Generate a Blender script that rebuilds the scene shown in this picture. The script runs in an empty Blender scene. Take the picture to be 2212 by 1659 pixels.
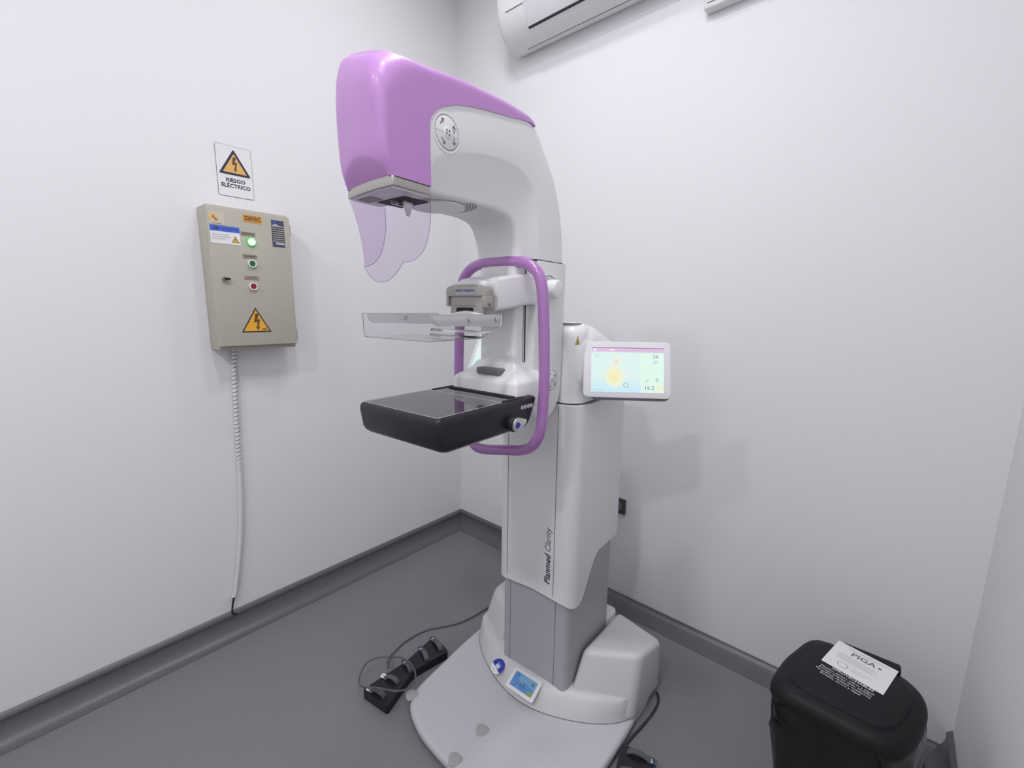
import bpy, bmesh, math, random
from mathutils import Vector, Matrix
from math import sin, cos, pi, radians

random.seed(7)
SC = bpy.context.scene
COL = SC.collection

# ------------------------------------------------------------------ camera
CAM = Vector((-1.949, -2.164, 1.5))
cd = bpy.data.cameras.new('camera')
cd.sensor_width = 36.0
cd.sensor_fit = 'HORIZONTAL'
cd.lens = 944.883 / 2212 * 36
cd.clip_start = 0.02
cam = bpy.data.objects.new('camera', cd)
COL.objects.link(cam)
R = [[0.6592, -0.119, 0.7424], [-0.7518, -0.1211, 0.6482], [0.0127, -0.9855, -0.1693]]
rot = Matrix([[R[i][0], -R[i][1], -R[i][2]] for i in range(3)])
cam.matrix_world = Matrix.Translation(CAM) @ rot.to_4x4()
SC.camera = cam

# ------------------------------------------------------------------ world, light, exposure
SC.view_settings.view_transform = 'Standard'
SC.view_settings.look = 'None'
SC.view_settings.gamma = 1
SC.view_settings.use_curve_mapping = False
SC.view_settings.exposure = 0.0
w = bpy.data.worlds.new('world')
SC.world = w
w.use_nodes = True
w.node_tree.nodes['Background'].inputs[0].default_value = (0.8, 0.82, 0.9, 1)
w.node_tree.nodes['Background'].inputs[1].default_value = 0.2
CEIL = 3.35
LAMPS = [(-1.12, -1.42, 1.8), (-1.66, -1.72, 2.8), (-0.75, -0.80, 1.05), (-3.2, -1.05, 3.4), (-3.1, -1.9, 4.8)]  # after the first pair: made-up fill to even the wall brightness
FILL = 4.0

# ------------------------------------------------------------------ materials
MATS = {}
def mat(name, col, rough=0.5, spec=0.5, metal=0.0, emit=None, estr=1.0, noise=0.0, nscale=60, bump=0.0, bscale=200, coat=0.0):
    if name in MATS: return MATS[name]
    m = bpy.data.materials.new(name); m.use_nodes = True
    nt = m.node_tree; b = nt.nodes['Principled BSDF']
    b.inputs['Base Color'].default_value = (*col, 1)
    b.inputs['Roughness'].default_value = rough
    b.inputs['Specular IOR Level'].default_value = spec
    b.inputs['Metallic'].default_value = metal
    b.inputs['Coat Weight'].default_value = coat
    b.inputs['Coat Roughness'].default_value = 0.04
    if emit:
        b.inputs['Emission Color'].default_value = (*emit, 1)
        b.inputs['Emission Strength'].default_value = estr
    tc = None
    if noise or bump:
        tc = nt.nodes.new('ShaderNodeTexCoord')
    if noise:
        n = nt.nodes.new('ShaderNodeTexNoise'); n.inputs['Scale'].default_value = nscale
        n.inputs['Detail'].default_value = 3
        nt.links.new(tc.outputs['Object'], n.inputs['Vector'])
        r = nt.nodes.new('ShaderNodeMapRange')
        r.inputs[1].default_value = 0.3; r.inputs[2].default_value = 0.7
        r.inputs[3].default_value = 1 - noise; r.inputs[4].default_value = 1 + noise
        nt.links.new(n.outputs['Fac'], r.inputs[0])
        mx = nt.nodes.new('ShaderNodeVectorMath'); mx.operation = 'SCALE'
        mx.inputs[0].default_value = col
        nt.links.new(r.outputs[0], mx.inputs['Scale'])
        nt.links.new(mx.outputs[0], b.inputs['Base Color'])
    if bump:
        n2 = nt.nodes.new('ShaderNodeTexNoise'); n2.inputs['Scale'].default_value = bscale
        n2.inputs['Detail'].default_value = 1 if name == 'bag_film' else 4
        nt.links.new(tc.outputs['Object'], n2.inputs['Vector'])
        bp = nt.nodes.new('ShaderNodeBump'); bp.inputs['Strength'].default_value = bump
        bp.inputs['Distance'].default_value = 0.04 if name == 'bag_film' else 0.002
        nt.links.new(n2.outputs['Fac'], bp.inputs['Height'])
        nt.links.new(bp.outputs[0], b.inputs['Normal'])
    MATS[name] = m
    return m

def clear(name, tint, rough=0.03, ior=1.3):
    """thin clear sheet: tinted see-through with a fresnel gloss"""
    if name in MATS: return MATS[name]
    m = bpy.data.materials.new(name); m.use_nodes = True
    nt = m.node_tree; nt.nodes.clear()
    o = nt.nodes.new('ShaderNodeOutputMaterial')
    t = nt.nodes.new('ShaderNodeBsdfTransparent'); t.inputs[0].default_value = (*tint, 1)
    g = nt.nodes.new('ShaderNodeBsdfGlossy'); g.inputs['Roughness'].default_value = rough
    f = nt.nodes.new('ShaderNodeFresnel'); f.inputs['IOR'].default_value = ior
    mx = nt.nodes.new('ShaderNodeMixShader')
    nt.links.new(f.outputs[0], mx.inputs[0]); nt.links.new(t.outputs[0], mx.inputs[1])
    nt.links.new(g.outputs[0], mx.inputs[2]); nt.links.new(mx.outputs[0], o.inputs[0])
    MATS[name] = m
    return m

WALL = mat('wall_paint', (0.80, 0.80, 0.815), 0.6, 0.3, bump=0.08, bscale=90)
CEILM = mat('ceiling_paint', (0.82, 0.82, 0.82), 0.8, 0.2)
FLOOR = mat('grey_vinyl', (0.20, 0.195, 0.207), 0.42, 0.4, noise=0.22, nscale=420, bump=0.2, bscale=300)
WHITE = mat('white_enamel', (0.82, 0.82, 0.825), 0.28, 0.5)
WHITE2 = mat('white_column_paint', (0.78, 0.78, 0.79), 0.42, 0.45)
GREYCOL = mat('grey_column_paint', (0.42, 0.42, 0.45), 0.45, 0.4)
BASEH = mat('base_cover_paint', (0.62, 0.615, 0.62), 0.38, 0.4)
BASEW = mat('base_plate_paint', (0.55, 0.55, 0.58), 0.40, 0.4)
PURPLE = mat('purple_enamel', (0.53, 0.275, 0.61), 0.36, 0.3, coat=0.25)
PURPLE2 = mat('purple_handle', (0.43, 0.20, 0.50), 0.24, 0.5, coat=0.4)
SILVER = mat('silver_trim', (0.46, 0.45, 0.41), 0.32, 0.5, 0.85)
TAUPE = mat('taupe_metal', (0.40, 0.385, 0.35), 0.4, 0.5, 0.15)
BLACK = mat('black_plastic', (0.016, 0.016, 0.019), 0.35, 0.35)
BLACKG = mat('black_glass', (0.035, 0.033, 0.038), 0.06, 0.6)
DARK = mat('dark_gap', (0.03, 0.03, 0.035), 0.7, 0.2)
SEAM = mat('seam_grey', (0.16, 0.16, 0.18), 0.7, 0.2)
LINEW = mat('white_line', (0.65, 0.65, 0.65), 0.5)
GREYP = mat('grey_plastic', (0.17, 0.17, 0.18), 0.45)
GREYL = mat('light_grey_rubber', (0.40, 0.395, 0.385), 0.7, 0.2)
METAL = mat('bare_metal', (0.62, 0.62, 0.62), 0.25, 0.5, 0.9)
BOXM = mat('beige_grey_enamel', (0.46, 0.436, 0.368), 0.5, 0.4, noise=0.03, nscale=300)
INK = mat('dark_ink', (0.03, 0.03, 0.06), 0.6)
INKG = mat('grey_ink', (0.16, 0.16, 0.18), 0.6)
PAPER = mat('white_paper', (0.78, 0.78, 0.79), 0.6)
YEL = mat('yellow_sticker', (0.80, 0.42, 0.03), 0.5)
YEL2 = mat('amber_sticker', (0.72, 0.44, 0.13), 0.5)
ORG = mat('orange_sticker', (0.62, 0.30, 0.03), 0.5)
BLUE = mat('blue_sticker', (0.06, 0.13, 0.62), 0.5)
BLUED = mat('deep_blue_sticker', (0.01, 0.03, 0.36), 0.4)
NAVY = mat('navy_sticker', (0.05, 0.065, 0.13), 0.5)
BROWN = mat('brown_ink', (0.12, 0.06, 0.03), 0.6)

# ------------------------------------------------------------------ mesh builder
def catmull(pts, n=6, closed=False):
    P = [Vector(p) for p in pts]; out = []
    N = len(P); rng = range(N if closed else N - 1)
    for i in rng:
        if closed: a, b, c, d = P[(i-1) % N], P[i], P[(i+1) % N], P[(i+2) % N]
        else: a, b, c, d = P[max(i-1, 0)], P[i], P[i+1], P[min(i+2, N-1)]
        for k in range(n):
            t = k / n
            out.append(0.5*((2*b)+(c-a)*t+(2*a-5*b+4*c-d)*t*t+(3*b-a-3*c+d)*t**3))
    if not closed: out.append(P[-1])
    return out

def rrect(wd, ht, r, n=5):
    out = []
    for cx, cy, a0 in ((wd/2-r, ht/2-r, 0), (-wd/2+r, ht/2-r, pi/2), (-wd/2+r, -ht/2+r, pi), (wd/2-r, -ht/2+r, 1.5*pi)):
        for k in range(n+1):
            a = a0 + (pi/2)*k/n
            out.append((cx + r*cos(a), cy + r*sin(a)))
    return out

def round_poly(pts, r, n=5):
    """2D polygon with rounded corners; r scalar or list"""
    N = len(pts); out = []
    for i in range(N):
        p = Vector(pts[i]).to_2d(); a = Vector(pts[i-1]).to_2d(); b = Vector(pts[(i+1) % N]).to_2d()
        rr = r[i] if isinstance(r, (list, tuple)) else r
        da = (a-p); db = (b-p)
        l = min(rr, da.length*0.48, db.length*0.48)
        s = p + da.normalized()*l; e = p + db.normalized()*l
        for k in range(n+1):
            t = k/n
            out.append(tuple((1-t)**2*s + 2*t*(1-t)*p + t*t*e))
    return out

SIDE = lambda v: Matrix(((-1, 0, 0, 0), (0, 0, 1, v), (0, 1, 0, 0), (0, 0, 0, 1)))      # x->-u, y->w, z->+v
FRONT = lambda u: Matrix(((0, 0, 1, u), (1, 0, 0, 0), (0, 1, 0, 0), (0, 0, 0, 1)))      # x->v, y->w, z->u
LWALL = Matrix(((1, 0, 0, 0), (0, 0, -1, 0), (0, 1, 0, 0), (0, 0, 0, 1)))               # x->x, y->z, z->-y
RWALL = Matrix(((0, 0, -1, 0), (-1, 0, 0, 0), (0, 1, 0, 0), (0, 0, 0, 1)))              # x->-y, y->z, z->-x
I4 = Matrix.Identity(4)
def T(x, y, z=0): return Matrix.Translation((x, y, z))

class MB:
    def __init__(s, m=None):
        s.bm = bmesh.new(); s.mats = []; s.m = m
    def mi(s, m):
        m = m or s.m
        if m not in s.mats: s.mats.append(m)
        return s.mats.index(m)
    def add(s, verts, faces, m=None, M=None, smooth=True):
        i = s.mi(m); vs = [s.bm.verts.new((M @ Vector(v)) if M else Vector(v)) for v in verts]; fs = []
        for f in faces:
            try:
                fc = s.bm.faces.new([vs[k] for k in f]); fc.material_index = i; fc.smooth = smooth; fs.append(fc)
            except ValueError: pass
        return vs, fs
    def merge(s, bm2, m=None, M=None):
        i = s.mi(m)
        me = bpy.data.meshes.new('tmp'); bm2.to_mesh(me); bm2.free()
        vs = [s.bm.verts.new((M @ v.co) if M else v.co) for v in me.vertices]
        for p in me.polygons:
            try:
                f = s.bm.faces.new([vs[k] for k in p.vertices]); f.material_index = i; f.smooth = True
            except ValueError: pass
        bpy.data.meshes.remove(me)
    def box(s, lo, hi, m=None, bev=0.0, M=None, seg=3):
        b = bmesh.new(); bmesh.ops.create_cube(b, size=1)
        for v in b.verts:
            v.co = Vector([lo[k] + (v.co[k]+0.5)*(hi[k]-lo[k]) for k in range(3)])
        if bev: bmesh.ops.bevel(b, geom=b.edges[:], offset=bev, segments=seg, profile=0.5, affect='EDGES')
        s.merge(b, m, M)
    def prism(s, poly, z0, z1, m=None, bev=0.0, M=None, seg=2, both=True):
        b = bmesh.new(); n = len(poly)
        lo = [b.verts.new((p[0], p[1], z0)) for p in poly]; hi = [b.verts.new((p[0], p[1], z1)) for p in poly]
        b.faces.new(lo[::-1]); b.faces.new(hi)
        for k in range(n): b.faces.new((lo[k], lo[(k+1) % n], hi[(k+1) % n], hi[k]))
        bmesh.ops.recalc_face_normals(b, faces=b.faces[:])
        if bev:
            es = [e for e in b.edges if (e.verts[0].co.z == e.verts[1].co.z) and (both or e.verts[0].co.z == z1)]
            bmesh.ops.bevel(b, geom=es, offset=bev, segments=seg, profile=0.5, affect='EDGES')
        s.merge(b, m, M)
    def bevbox(s, corners, bev, m=None, M=None, seg=4, skip=None):
        """hexahedron from 8 corners (bottom 4 ccw, top 4 ccw) with all edges rounded"""
        b = bmesh.new(); v = [b.verts.new(c) for c in corners]
        for f in ((3, 2, 1, 0), (4, 5, 6, 7), (0, 1, 5, 4), (1, 2, 6, 5), (2, 3, 7, 6), (3, 0, 4, 7)): b.faces.new([v[k] for k in f])
        bmesh.ops.recalc_face_normals(b, faces=b.faces[:])
        bmesh.ops.bevel(b, geom=b.edges[:], offset=bev, segments=seg, profile=0.5, affect='EDGES')
        s.merge(b, m, M)
    def flat(s, poly, z, m=None, M=None):
        s.add([(p[0], p[1], z) for p in poly], [list(range(len(poly)))], m, M, smooth=False)
    def loft(s, rings, m=None, caps=(True, True), closed=True, M=None):
        n = len(rings[0]); vs = [v for r in rings for v in r]; fs = []
        for k in range(len(rings)-1):
            for j in range(n if closed else n-1):
                a = k*n+j; b2 = k*n+(j+1) % n
                fs.append((a, b2, b2+n, a+n))
        if caps[0]: fs.append(tuple(range(n))[::-1])
        if caps[1]: fs.append(tuple(range((len(rings)-1)*n, len(rings)*n)))
        s.add(vs, fs, m, M)
    def tube(s, pts, r, m=None, n=12, caps=True, sx=1.0, closed=False, M=None):
        P = [Vector(p) for p in pts]; N = len(P); rings = []
        up = None
        for i in range(N):
            if closed: t = (P[(i+1) % N]-P[i-1]).normalized()
            else: t = (P[min(i+1, N-1)]-P[max(i-1, 0)]).normalized()
            if up is None:
                up = Vector((0, 0, 1)) if abs(t.z) < 0.9 else Vector((1, 0, 0))
            a = (up - t*up.dot(t)).normalized(); bb = t.cross(a); up = a
            rr = r[i] if isinstance(r, (list, tuple)) else r
            rings.append([P[i] + a*rr*cos(2*pi*k/n) + bb*rr*sx*sin(2*pi*k/n) for k in range(n)])
        if closed:
            rings.append(rings[0]); s.loft(rings, m, (False, False), M=M)
        else: s.loft(rings, m, (caps, caps), M=M)
    def cyl(s, r, z0, z1, m=None, M=None, n=32, bev=0.0, r1=None):
        r1 = r if r1 is None else r1
        prof = [(r, z0)]
        if bev: prof += [(r1, z1-bev), (r1-bev*0.3, z1-bev*0.3), (r1-bev, z1)]
        else: prof += [(r1, z1)]
        rings = [[(q*cos(2*pi*k/n), q*sin(2*pi*k/n), z) for k in range(n)] for q, z in prof]
        s.loft(rings, m, (True, True), M=M)
    def ring(s, r0, r1, z0, z1, m=None, M=None, n=40):
        prof = [(r0, z0), (r0, z1), (r1, z1), (r1, z0)]
        rings = [[(q*cos(2*pi*k/n), q*sin(2*pi*k/n), z) for k in range(n)] for q, z in prof]
        s.loft(rings, m, (False, False), M=M)
    def text(s, body, size, x, y, z, m=None, M=None, align='CENTER', bold=0.0, sx=1.0, shear=0.0, rot=0.0):
        cu = bpy.data.curves.new('t', 'FONT'); cu.body = body; cu.size = size; cu.align_x = align; cu.align_y = 'CENTER'
        cu.resolution_u = 2; cu.offset = bold; cu.shear = shear
        o = bpy.data.objects.new('t', cu)
        me = bpy.data.meshes.new_from_object(o)
        L = (M or I4) @ Matrix.Translation((x, y, z)) @ Matrix.Rotation(rot, 4, 'Z') @ Matrix.Diagonal((sx, 1, 1, 1))
        i = s.mi(m)
        vs = [s.bm.verts.new(L @ v.co) for v in me.vertices]
        for p in me.polygons:
            try:
                f = s.bm.faces.new([vs[k] for k in p.vertices]); f.material_index = i; f.smooth = False
            except ValueError: pass
        bpy.data.objects.remove(o); bpy.data.curves.remove(cu); bpy.data.meshes.remove(me)
    def build(s, name, parent=None, angle=35, recalc=True, sharp=True):
        if recalc: bmesh.ops.recalc_face_normals(s.bm, faces=s.bm.faces[:])
        me = bpy.data.meshes.new(name); s.bm.to_mesh(me); s.bm.free()
        for m in s.mats: me.materials.append(m)
        if sharp: me.set_sharp_from_angle(angle=radians(angle))
        o = bpy.data.objects.new(name, me); COL.objects.link(o)
        if parent: o.parent = parent
        return o

def tag(o, label, cat, group=None, kind=None):
    if label: o['label'] = label
    if cat: o['category'] = cat
    if group: o['group'] = group
    if kind: o['kind'] = kind
    return o
def struct(o): o['kind'] = 'structure'; return o
def empty(name, loc, rz=0.0):
    o = bpy.data.objects.new(name, None); COL.objects.link(o); o.location = loc; o.rotation_euler = (0, 0, rz)
    o.empty_display_size = 0.1
    return o

# ------------------------------------------------------------------ room
XB, YF = -4.2, -2.47
def slab(name, lo, hi, m):
    b = MB(m); b.box(lo, hi); return struct(b.build(name))
slab('floor', (XB-.1, YF-.1, -.1), (.1, .1, 0), FLOOR)
slab('ceiling', (XB-.1, YF-.1, CEIL), (.1, .1, CEIL+.1), CEILM)
slab('wall_left', (XB-.1, 0, 0), (.1, .1, CEIL), WALL)
slab('wall_right', (0, YF-.1, 0), (.1, 0, CEIL), WALL)
slab('wall_front', (XB-.1, YF-.1, 0), (0, YF, CEIL), WALL)
slab('wall_back', (XB-.1, YF, 0), (XB, 0, CEIL), WALL)

def cove(name, p0, p1, n, H=0.107, cap=True, wd=0.076):
    """coved vinyl skirting swept from p0 to p1; n points into the room"""
    p0 = Vector(p0); p1 = Vector(p1); n = Vector(n)
    prof = [(0.0005, H)]
    if cap: prof += [(0.006, H-0.004), (0.0125, H-0.012), (0.015, H-0.020), (0.0135, H-0.025)]
    x0 = prof[-1][0]-.001; z0 = prof[-1][1]-.002
    for k in range(0, 11):
        a = pi/2*k/10
        prof.append((x0 + (wd-x0)*(1-cos(a)), 0.0012 + (z0-.0012)*(1-sin(a))))
    b = MB(mat('skirting_vinyl_shaded', (0.12, 0.116, 0.124), 0.36, 0.5, noise=0.12, nscale=300))  # same vinyl as the floor, its shade put into a darker colour
    rings = [[p + n*q + Vector((0, 0, z)) for q, z in prof] for p in (p0, p1)]
    b.loft(rings, None, (False, False), closed=False)
    return struct(b.build(name, angle=60))
cove('baseboard_left', (XB, 0, 0), (0, 0, 0), (0, -1, 0))
cove('baseboard_right', (0, 0, 0), (0, -0.62, 0), (-1, 0, 0))
cove('baseboard_right', (0, -0.62, 0), (0, YF, 0), (-1, 0, 0), H=0.040, cap=False, wd=0.10)
cove('baseboard_front', (0, YF, 0), (XB, YF, 0), (0, 1, 0))

# ceiling lamps; those past the first pair are added, unseen fill
for k, (lx, ly, e) in enumerate(LAMPS):
    t = empty('ceiling_light_or_fill', (lx, ly, CEIL))
    tag(t, ['round ceiling downlight nearer the air conditioner', 'round ceiling downlight right above the viewer', 'added fill lamp between the machine head and the wall corner', 'added fill lamp behind the viewer on the left wall side', 'added fill lamp in the rear corner behind the viewer'][k], 'ceiling light', 'ceiling downlights')
    b = MB(WHITE); b.ring(0.085, 0.105, -0.018, 0.0); b.build('trim_ring', t)
    b = MB(mat('lamp_glow', (0.9, 0.9, 0.9), 0.5, emit=(1.0, 0.98, 1.0), estr=12)); b.cyl(0.085, -0.010, -0.002); b.build('diffuser', t)
    ld = bpy.data.lights.new('lamp', 'AREA'); ld.shape = 'DISK'; ld.size = 0.17; ld.energy = e*3.84; ld.color = (1.0, 0.985, 1.02)
    lo = bpy.data.objects.new('lamp', ld); COL.objects.link(lo); lo.location = (0, 0, -0.022); lo.parent = t
# ------------------------------------------------------------------ mammography machine
O = Vector((-0.579, -1.255, 0))
mach = empty('mammography_machine', O, pi + radians(3.3))
tag(mach, 'white and purple mammography machine with black detector table standing in the corner', 'mammography machine')

# --- base plate
BV = -0.016
def sym(half, v0=BV):
    """half outline (u,v>=0) from rear to front -> closed ring, offset v0"""
    a = [(u, v0+v) for u, v in half]; b = [(u, v0-v) for u, v in reversed(half) if v > 1e-6]
    return a + b
plate_half = [(-0.05, .355), (0.05, .372), (0.085, .374), (0.2, .371), (0.32, .362), (0.42, .354), (0.475, .345), (0.515, .325), (0.545, .290), (0.566, .24), (0.583, .18), (0.594, .09), (0.597, 0)]
ph = [tuple(p) for p in catmull([(u, v, 0) for u, v in plate_half], 4)]
ph = [(p[0], p[1]) for p in ph]
ringp = sym(ph)
def inset_ring(ring, d, z):
    n = len(ring); out = []
    c = Vector((sum(p[0] for p in ring)/n, sum(p[1] for p in ring)/n))
    for i in range(n):
        a = Vector(ring[i-1]); b = Vector(ring[(i+1) % n]); t = (b-a)
        if t.length < 1e-9: out.append((*ring[i], z)); continue
        nn = Vector((t.y, -t.x)).normalized()
        if nn.dot(Vector(ring[i])-c) > 0: nn = -nn
        p = Vector(ring[i])+nn*d
        out.append((p.x, p.y, z))
    return out
b = MB(BASEW)
b.loft([inset_ring(ringp, d, z) for d, z in ((.020, 0.004), (.006, .006), (.001, .014), (0, .022), (.002, .031), (.007, .037), (.014, .0395), (.024, .040))])
b.build('base_plate', mach)
b = MB(DARK)
b.prism([(p[0], p[1]) for p in inset_ring(ringp, .024, 0)], 0.0005, 0.006)
b.build('base_skid', mach)
# inserts in the plate
def trefoil(cu, cv, r, ang):
    out = []
    for k in range(36):
        a = 2*pi*k/36
        rr = r*(1+0.10*cos(3*a))
        out.append((cu+rr*cos(a+ang), cv+rr*sin(a+ang)))
    return out
for cu, cv, an in ((.503, -.350, 0.4), (.503, .318, -0.4), (.572, -.047, 0.15), (.441, -.045, 0.15)):
    b = MB(GREYL); b.prism(trefoil(cu, cv, .0235, an), .0385, .0412, bev=.0006)
    b.build('bolt_cover', mach)
# --- hump around the column foot
seam = [(-.22, .33), (-.15, .362), (-.05, .375), (.05, .368), (.095, .350), (.140, .312), (.190, .245), (.235, .155), (.262, .07), (.270, 0)]
foot = [(-.20, .30), (-.15, .335), (-.06, .352), (.03, .352), (.078, .345), (.103, .315), (.128, .265), (.155, .19), (.188, .10), (.196, 0)]
sm = [(p.x, p.y) for p in catmull([(u, v, 0) for u, v in seam], 5)]
ft = [(p.x, p.y) for p in catmull([(u, v, 0) for u, v in foot], 5)]
S, F = sym(sm), sym(ft)
def mixr(t, z): return [(a[0]*(1-t)+c[0]*t, a[1]*(1-t)+c[1]*t, z) for a, c in zip(S, F)]
rings = [[(p[0], p[1], 0.004) for p in S], mixr(0, .040), mixr(.03, .043), mixr(.10, .052), mixr(.3, .073), mixr(.6, .098), mixr(.85, .111), mixr(1, .115)]
b = MB(BASEH); b.loft(rings); b.build('base_hump', mach, angle=50)
b = MB(SEAM)
b.tube([(p[0], p[1], .0405) for p in S], .0014, n=6, closed=True); b.build('base_seam', mach)
# --- side covers of the base
def wing(sg):
    v = lambda q: BV + sg*q
    if sg > 0:
        c = [(-.17, v(.165), .02), (.178, v(.160), .092), (.088, v(.374), .03), (-.17, v(.386), .004),
             (-.225, v(.172), .215), (.100, v(.172), .243), (.020, v(.366), .268), (-.135, v(.392), .243)]
    else:
        c = [(-.17, v(.17), .02), (.172, v(.17), .095), (.085, v(.372), .03), (-.16, v(.385), .004),
             (-.205, v(.185), .200), (.088, v(.185), .225), (.010, v(.338), .240), (-.105, v(.360), .225)]
    b = MB(BASEH); b.bevbox(c, .026 if sg > 0 else .042, seg=7)
    b.build('side_cover', mach, angle=60)
wing(1); wing(-1)
b = MB(WHITE); b.box((-.26, -.15, .004), (-.14, .135, .200), bev=.02); b.build('rear_cover', mach)
# display panel + sticker on the hump (tilted surface)
def hump_frame(u, v, rz=0.0, w=.094):
    n = Vector((.42, 0, 0.9)).normalized(); y = Vector((-n.z, 0, n.x)).normalized(); x = y.cross(n)
    M = Matrix(((x.x, y.x, n.x, u), (x.y, y.y, n.y, v), (x.z, y.z, n.z, w), (0, 0, 0, 1)))
    return M @ Matrix.Rotation(rz, 4, 'Z')
SCR_B = mat('display_blue', (0.02, 0.05, 0.12), 0.3, emit=(0.05, 0.13, 0.30), estr=1)
SCR_G = mat('display_green', (0.02, 0.05, 0.02), 0.3, emit=(0.13, 0.19, 0.08), estr=1)
SCR_K = mat('display_ink', (0.02, 0.03, 0.05), 0.3, emit=(0.008, 0.03, 0.11), estr=1)
SCR_L = mat('display_light_blue', (0.02, 0.05, 0.12), 0.3, emit=(0.09, 0.20, 0.31), estr=1)
M = hump_frame(.242, -.010, 0.0, .0935)
b = MB(PAPER); b.prism(rrect(.128, .080, .009), 0, .006, bev=.0015, M=M)
dp = b.build('base_display', mach)
b = MB(SCR_B)
b.flat(rrect(.100, .054, .002), .0064, SCR_B, M)
b.flat([(-.018, -.027), (.0, .005), (.05, -.005), (.05, .027), (-.03, .027)], .0066, SCR_L, M)
b.flat([(.022, -.027), (.05, -.027), (.05, -.010), (.030, -.012)], .0068, SCR_G, M)
b.text('0°', .017, -.030, .015, .007, SCR_K, M)
b.text('0', .018, .036, .012, .007, SCR_K, M, bold=.0005)
b.text('16.2', .020, -.008, -.008, .007, SCR_K, M, bold=.0004)
b.build('screen', dp)
M = hump_frame(.233, -.146, radians(-25), .0885)
b = MB(PAPER)
circ = [(.029*cos(2*pi*k/40), .029*sin(2*pi*k/40)) for k in range(40)]
b.prism(circ, 0, .0006, M=M)
b.flat([p for p in circ if p[1] > -.012] , .0008, BLUED, M)
b.flat(rrect(.020, .016, .0005), .0010, mat('pale_lilac', (.55, .56, .72), .5), M)
b.flat([(-.014, .013), (.014, .013), (.014, .0145), (-.014, .0145)], .0010, mat('pale_blue_line', (.25, .32, .65), .5), M)
b.flat([(-.008, -.020), (.008, -.020), (.008, -.0185), (-.008, -.0185)], .0008, INKG, M)
b.build('round_sticker', mach)
# --- inner column
CVI = -.010
b = MB(GREYCOL)
b.prism([(x+.02, y+CVI) for x, y in rrect(.345, .305, .030, 6)], .09, 1.05)
b.build('inner_column', mach)
b = MB(SEAM)
for v in (-.118, .088): b.box((.1915, v-.0009, .11), (.1932, v+.0009, .60))
b.build('column_seam', mach)
# --- outer column cover with curved lower edge
CVO = -.008
outl = [(x+.012, y+CVO) for x, y in rrect(.400, .336, .050, 8)]
def dens(poly, d=.012):
    out = []
    for i in range(len(poly)):
        a = Vector(poly[i]); c = Vector(poly[(i+1) % len(poly)]); k = max(1, int((c-a).length/d))
        for j in range(k): out.append(tuple(a + (c-a)*j/k))
    return out
outl = dens(outl)
def lower(u, v):
    def sm(a, c, x): x = max(0, min(1, (x-a)/(c-a))); return x*x*(3-2*x)
    q = abs(v-CVO)/.168
    z = .484 - .012*q
    z -= .016*sm(.75, 1.0, q)*sm(.08, .15, u)*(1 if v > 0 else .2)
    z += sm(.150, .010, u)*.135
    return z
rings = [[(u, v, lower(u, v)) for u, v in outl], [(u, v, 1.19) for u, v in outl]]
b = MB(WHITE2); b.loft(rings)
b.build('outer_column', mach)
b = MB(SEAM)
for v in (-.121, .087): b.box((.2105, v-.0009, .492), (.2128, v+.0009, 1.185))
b.build('column_seam', mach)
b = MB(INK)
Mf = FRONT(.2130) @ T(.062, .530) @ Matrix.Rotation(pi/2, 4, 'Z')
b.text('Planmed', .0335, 0, 0, 0, INK, Mf, align='LEFT', bold=.0006, shear=.2)
b.build('brand_lettering', mach)
b = MB(INKG)
b.text('Clarity', .0335, .123, 0, 0, INKG, Mf, align='LEFT', shear=.2)
b.build('brand_lettering', mach)

# --- shoulder on top of the column
def pillow(mb, poly, h, r, m=None, steps=4):
    """2D outline in (u,w) thickened to +-h in v with rounded rims of radius r (scalar or per-vertex)"""
    n = len(poly); P = [Vector(p) for p in poly]
    area = sum(P[i].x*P[(i+1) % n].y-P[(i+1) % n].x*P[i].y for i in range(n))
    sg = 1 if area > 0 else -1
    N = []
    for i in range(n):
        t = (P[(i+1) % n]-P[i-1]).normalized(); N.append(Vector((-t.y, t.x))*sg)
    R_ = r if isinstance(r, (list, tuple)) else [r]*n
    rings = []
    def ring(k, s):
        a = (pi/2)*k/steps
        return [(P[i].x+N[i].x*R_[i]*(1-cos(a)), s*(h-R_[i]+R_[i]*sin(a)), P[i].y+N[i].y*R_[i]*(1-cos(a))) for i in range(n)]
    for k in range(steps, -1, -1): rings.append(ring(k, -1))
    for k in range(0, steps+1): rings.append(ring(k, 1))
    mb.loft(rings, m)
def ztop(u): return 1.459 - .55*max(0, .14-u)**1.35
base = dens(rrect(.392, .296, .055, 8), .012)
rings = []
for d, h in ((0, 0), (0, .5), (0, .82), (.003, .89), (.010, .945), (.022, .985), (.040, 1.0), (.075, 1.0), (.11, 1.0)):
    ring = []
    for x, y in base:
        xx = x*(1-d/.196)+.004; yy = y*(1-d/.148)
        ring.append((xx, yy, 1.196+(ztop(xx)-1.196)*h))
    rings.append(ring)
b = MB(WHITE); b.loft(rings); b.build('shoulder', mach, angle=60)
b = MB(SEAM); b.prism([(x*.95+.006, y*.95) for x, y in rrect(.392, .30, .06)], 1.189, 1.197); b.build('shoulder_seam', mach)
b = MB(WHITE); b.cyl(.035, 0, .0025, M=T(.155, .09, 1.4565), bev=.001); b.build('round_cap', mach)
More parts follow.
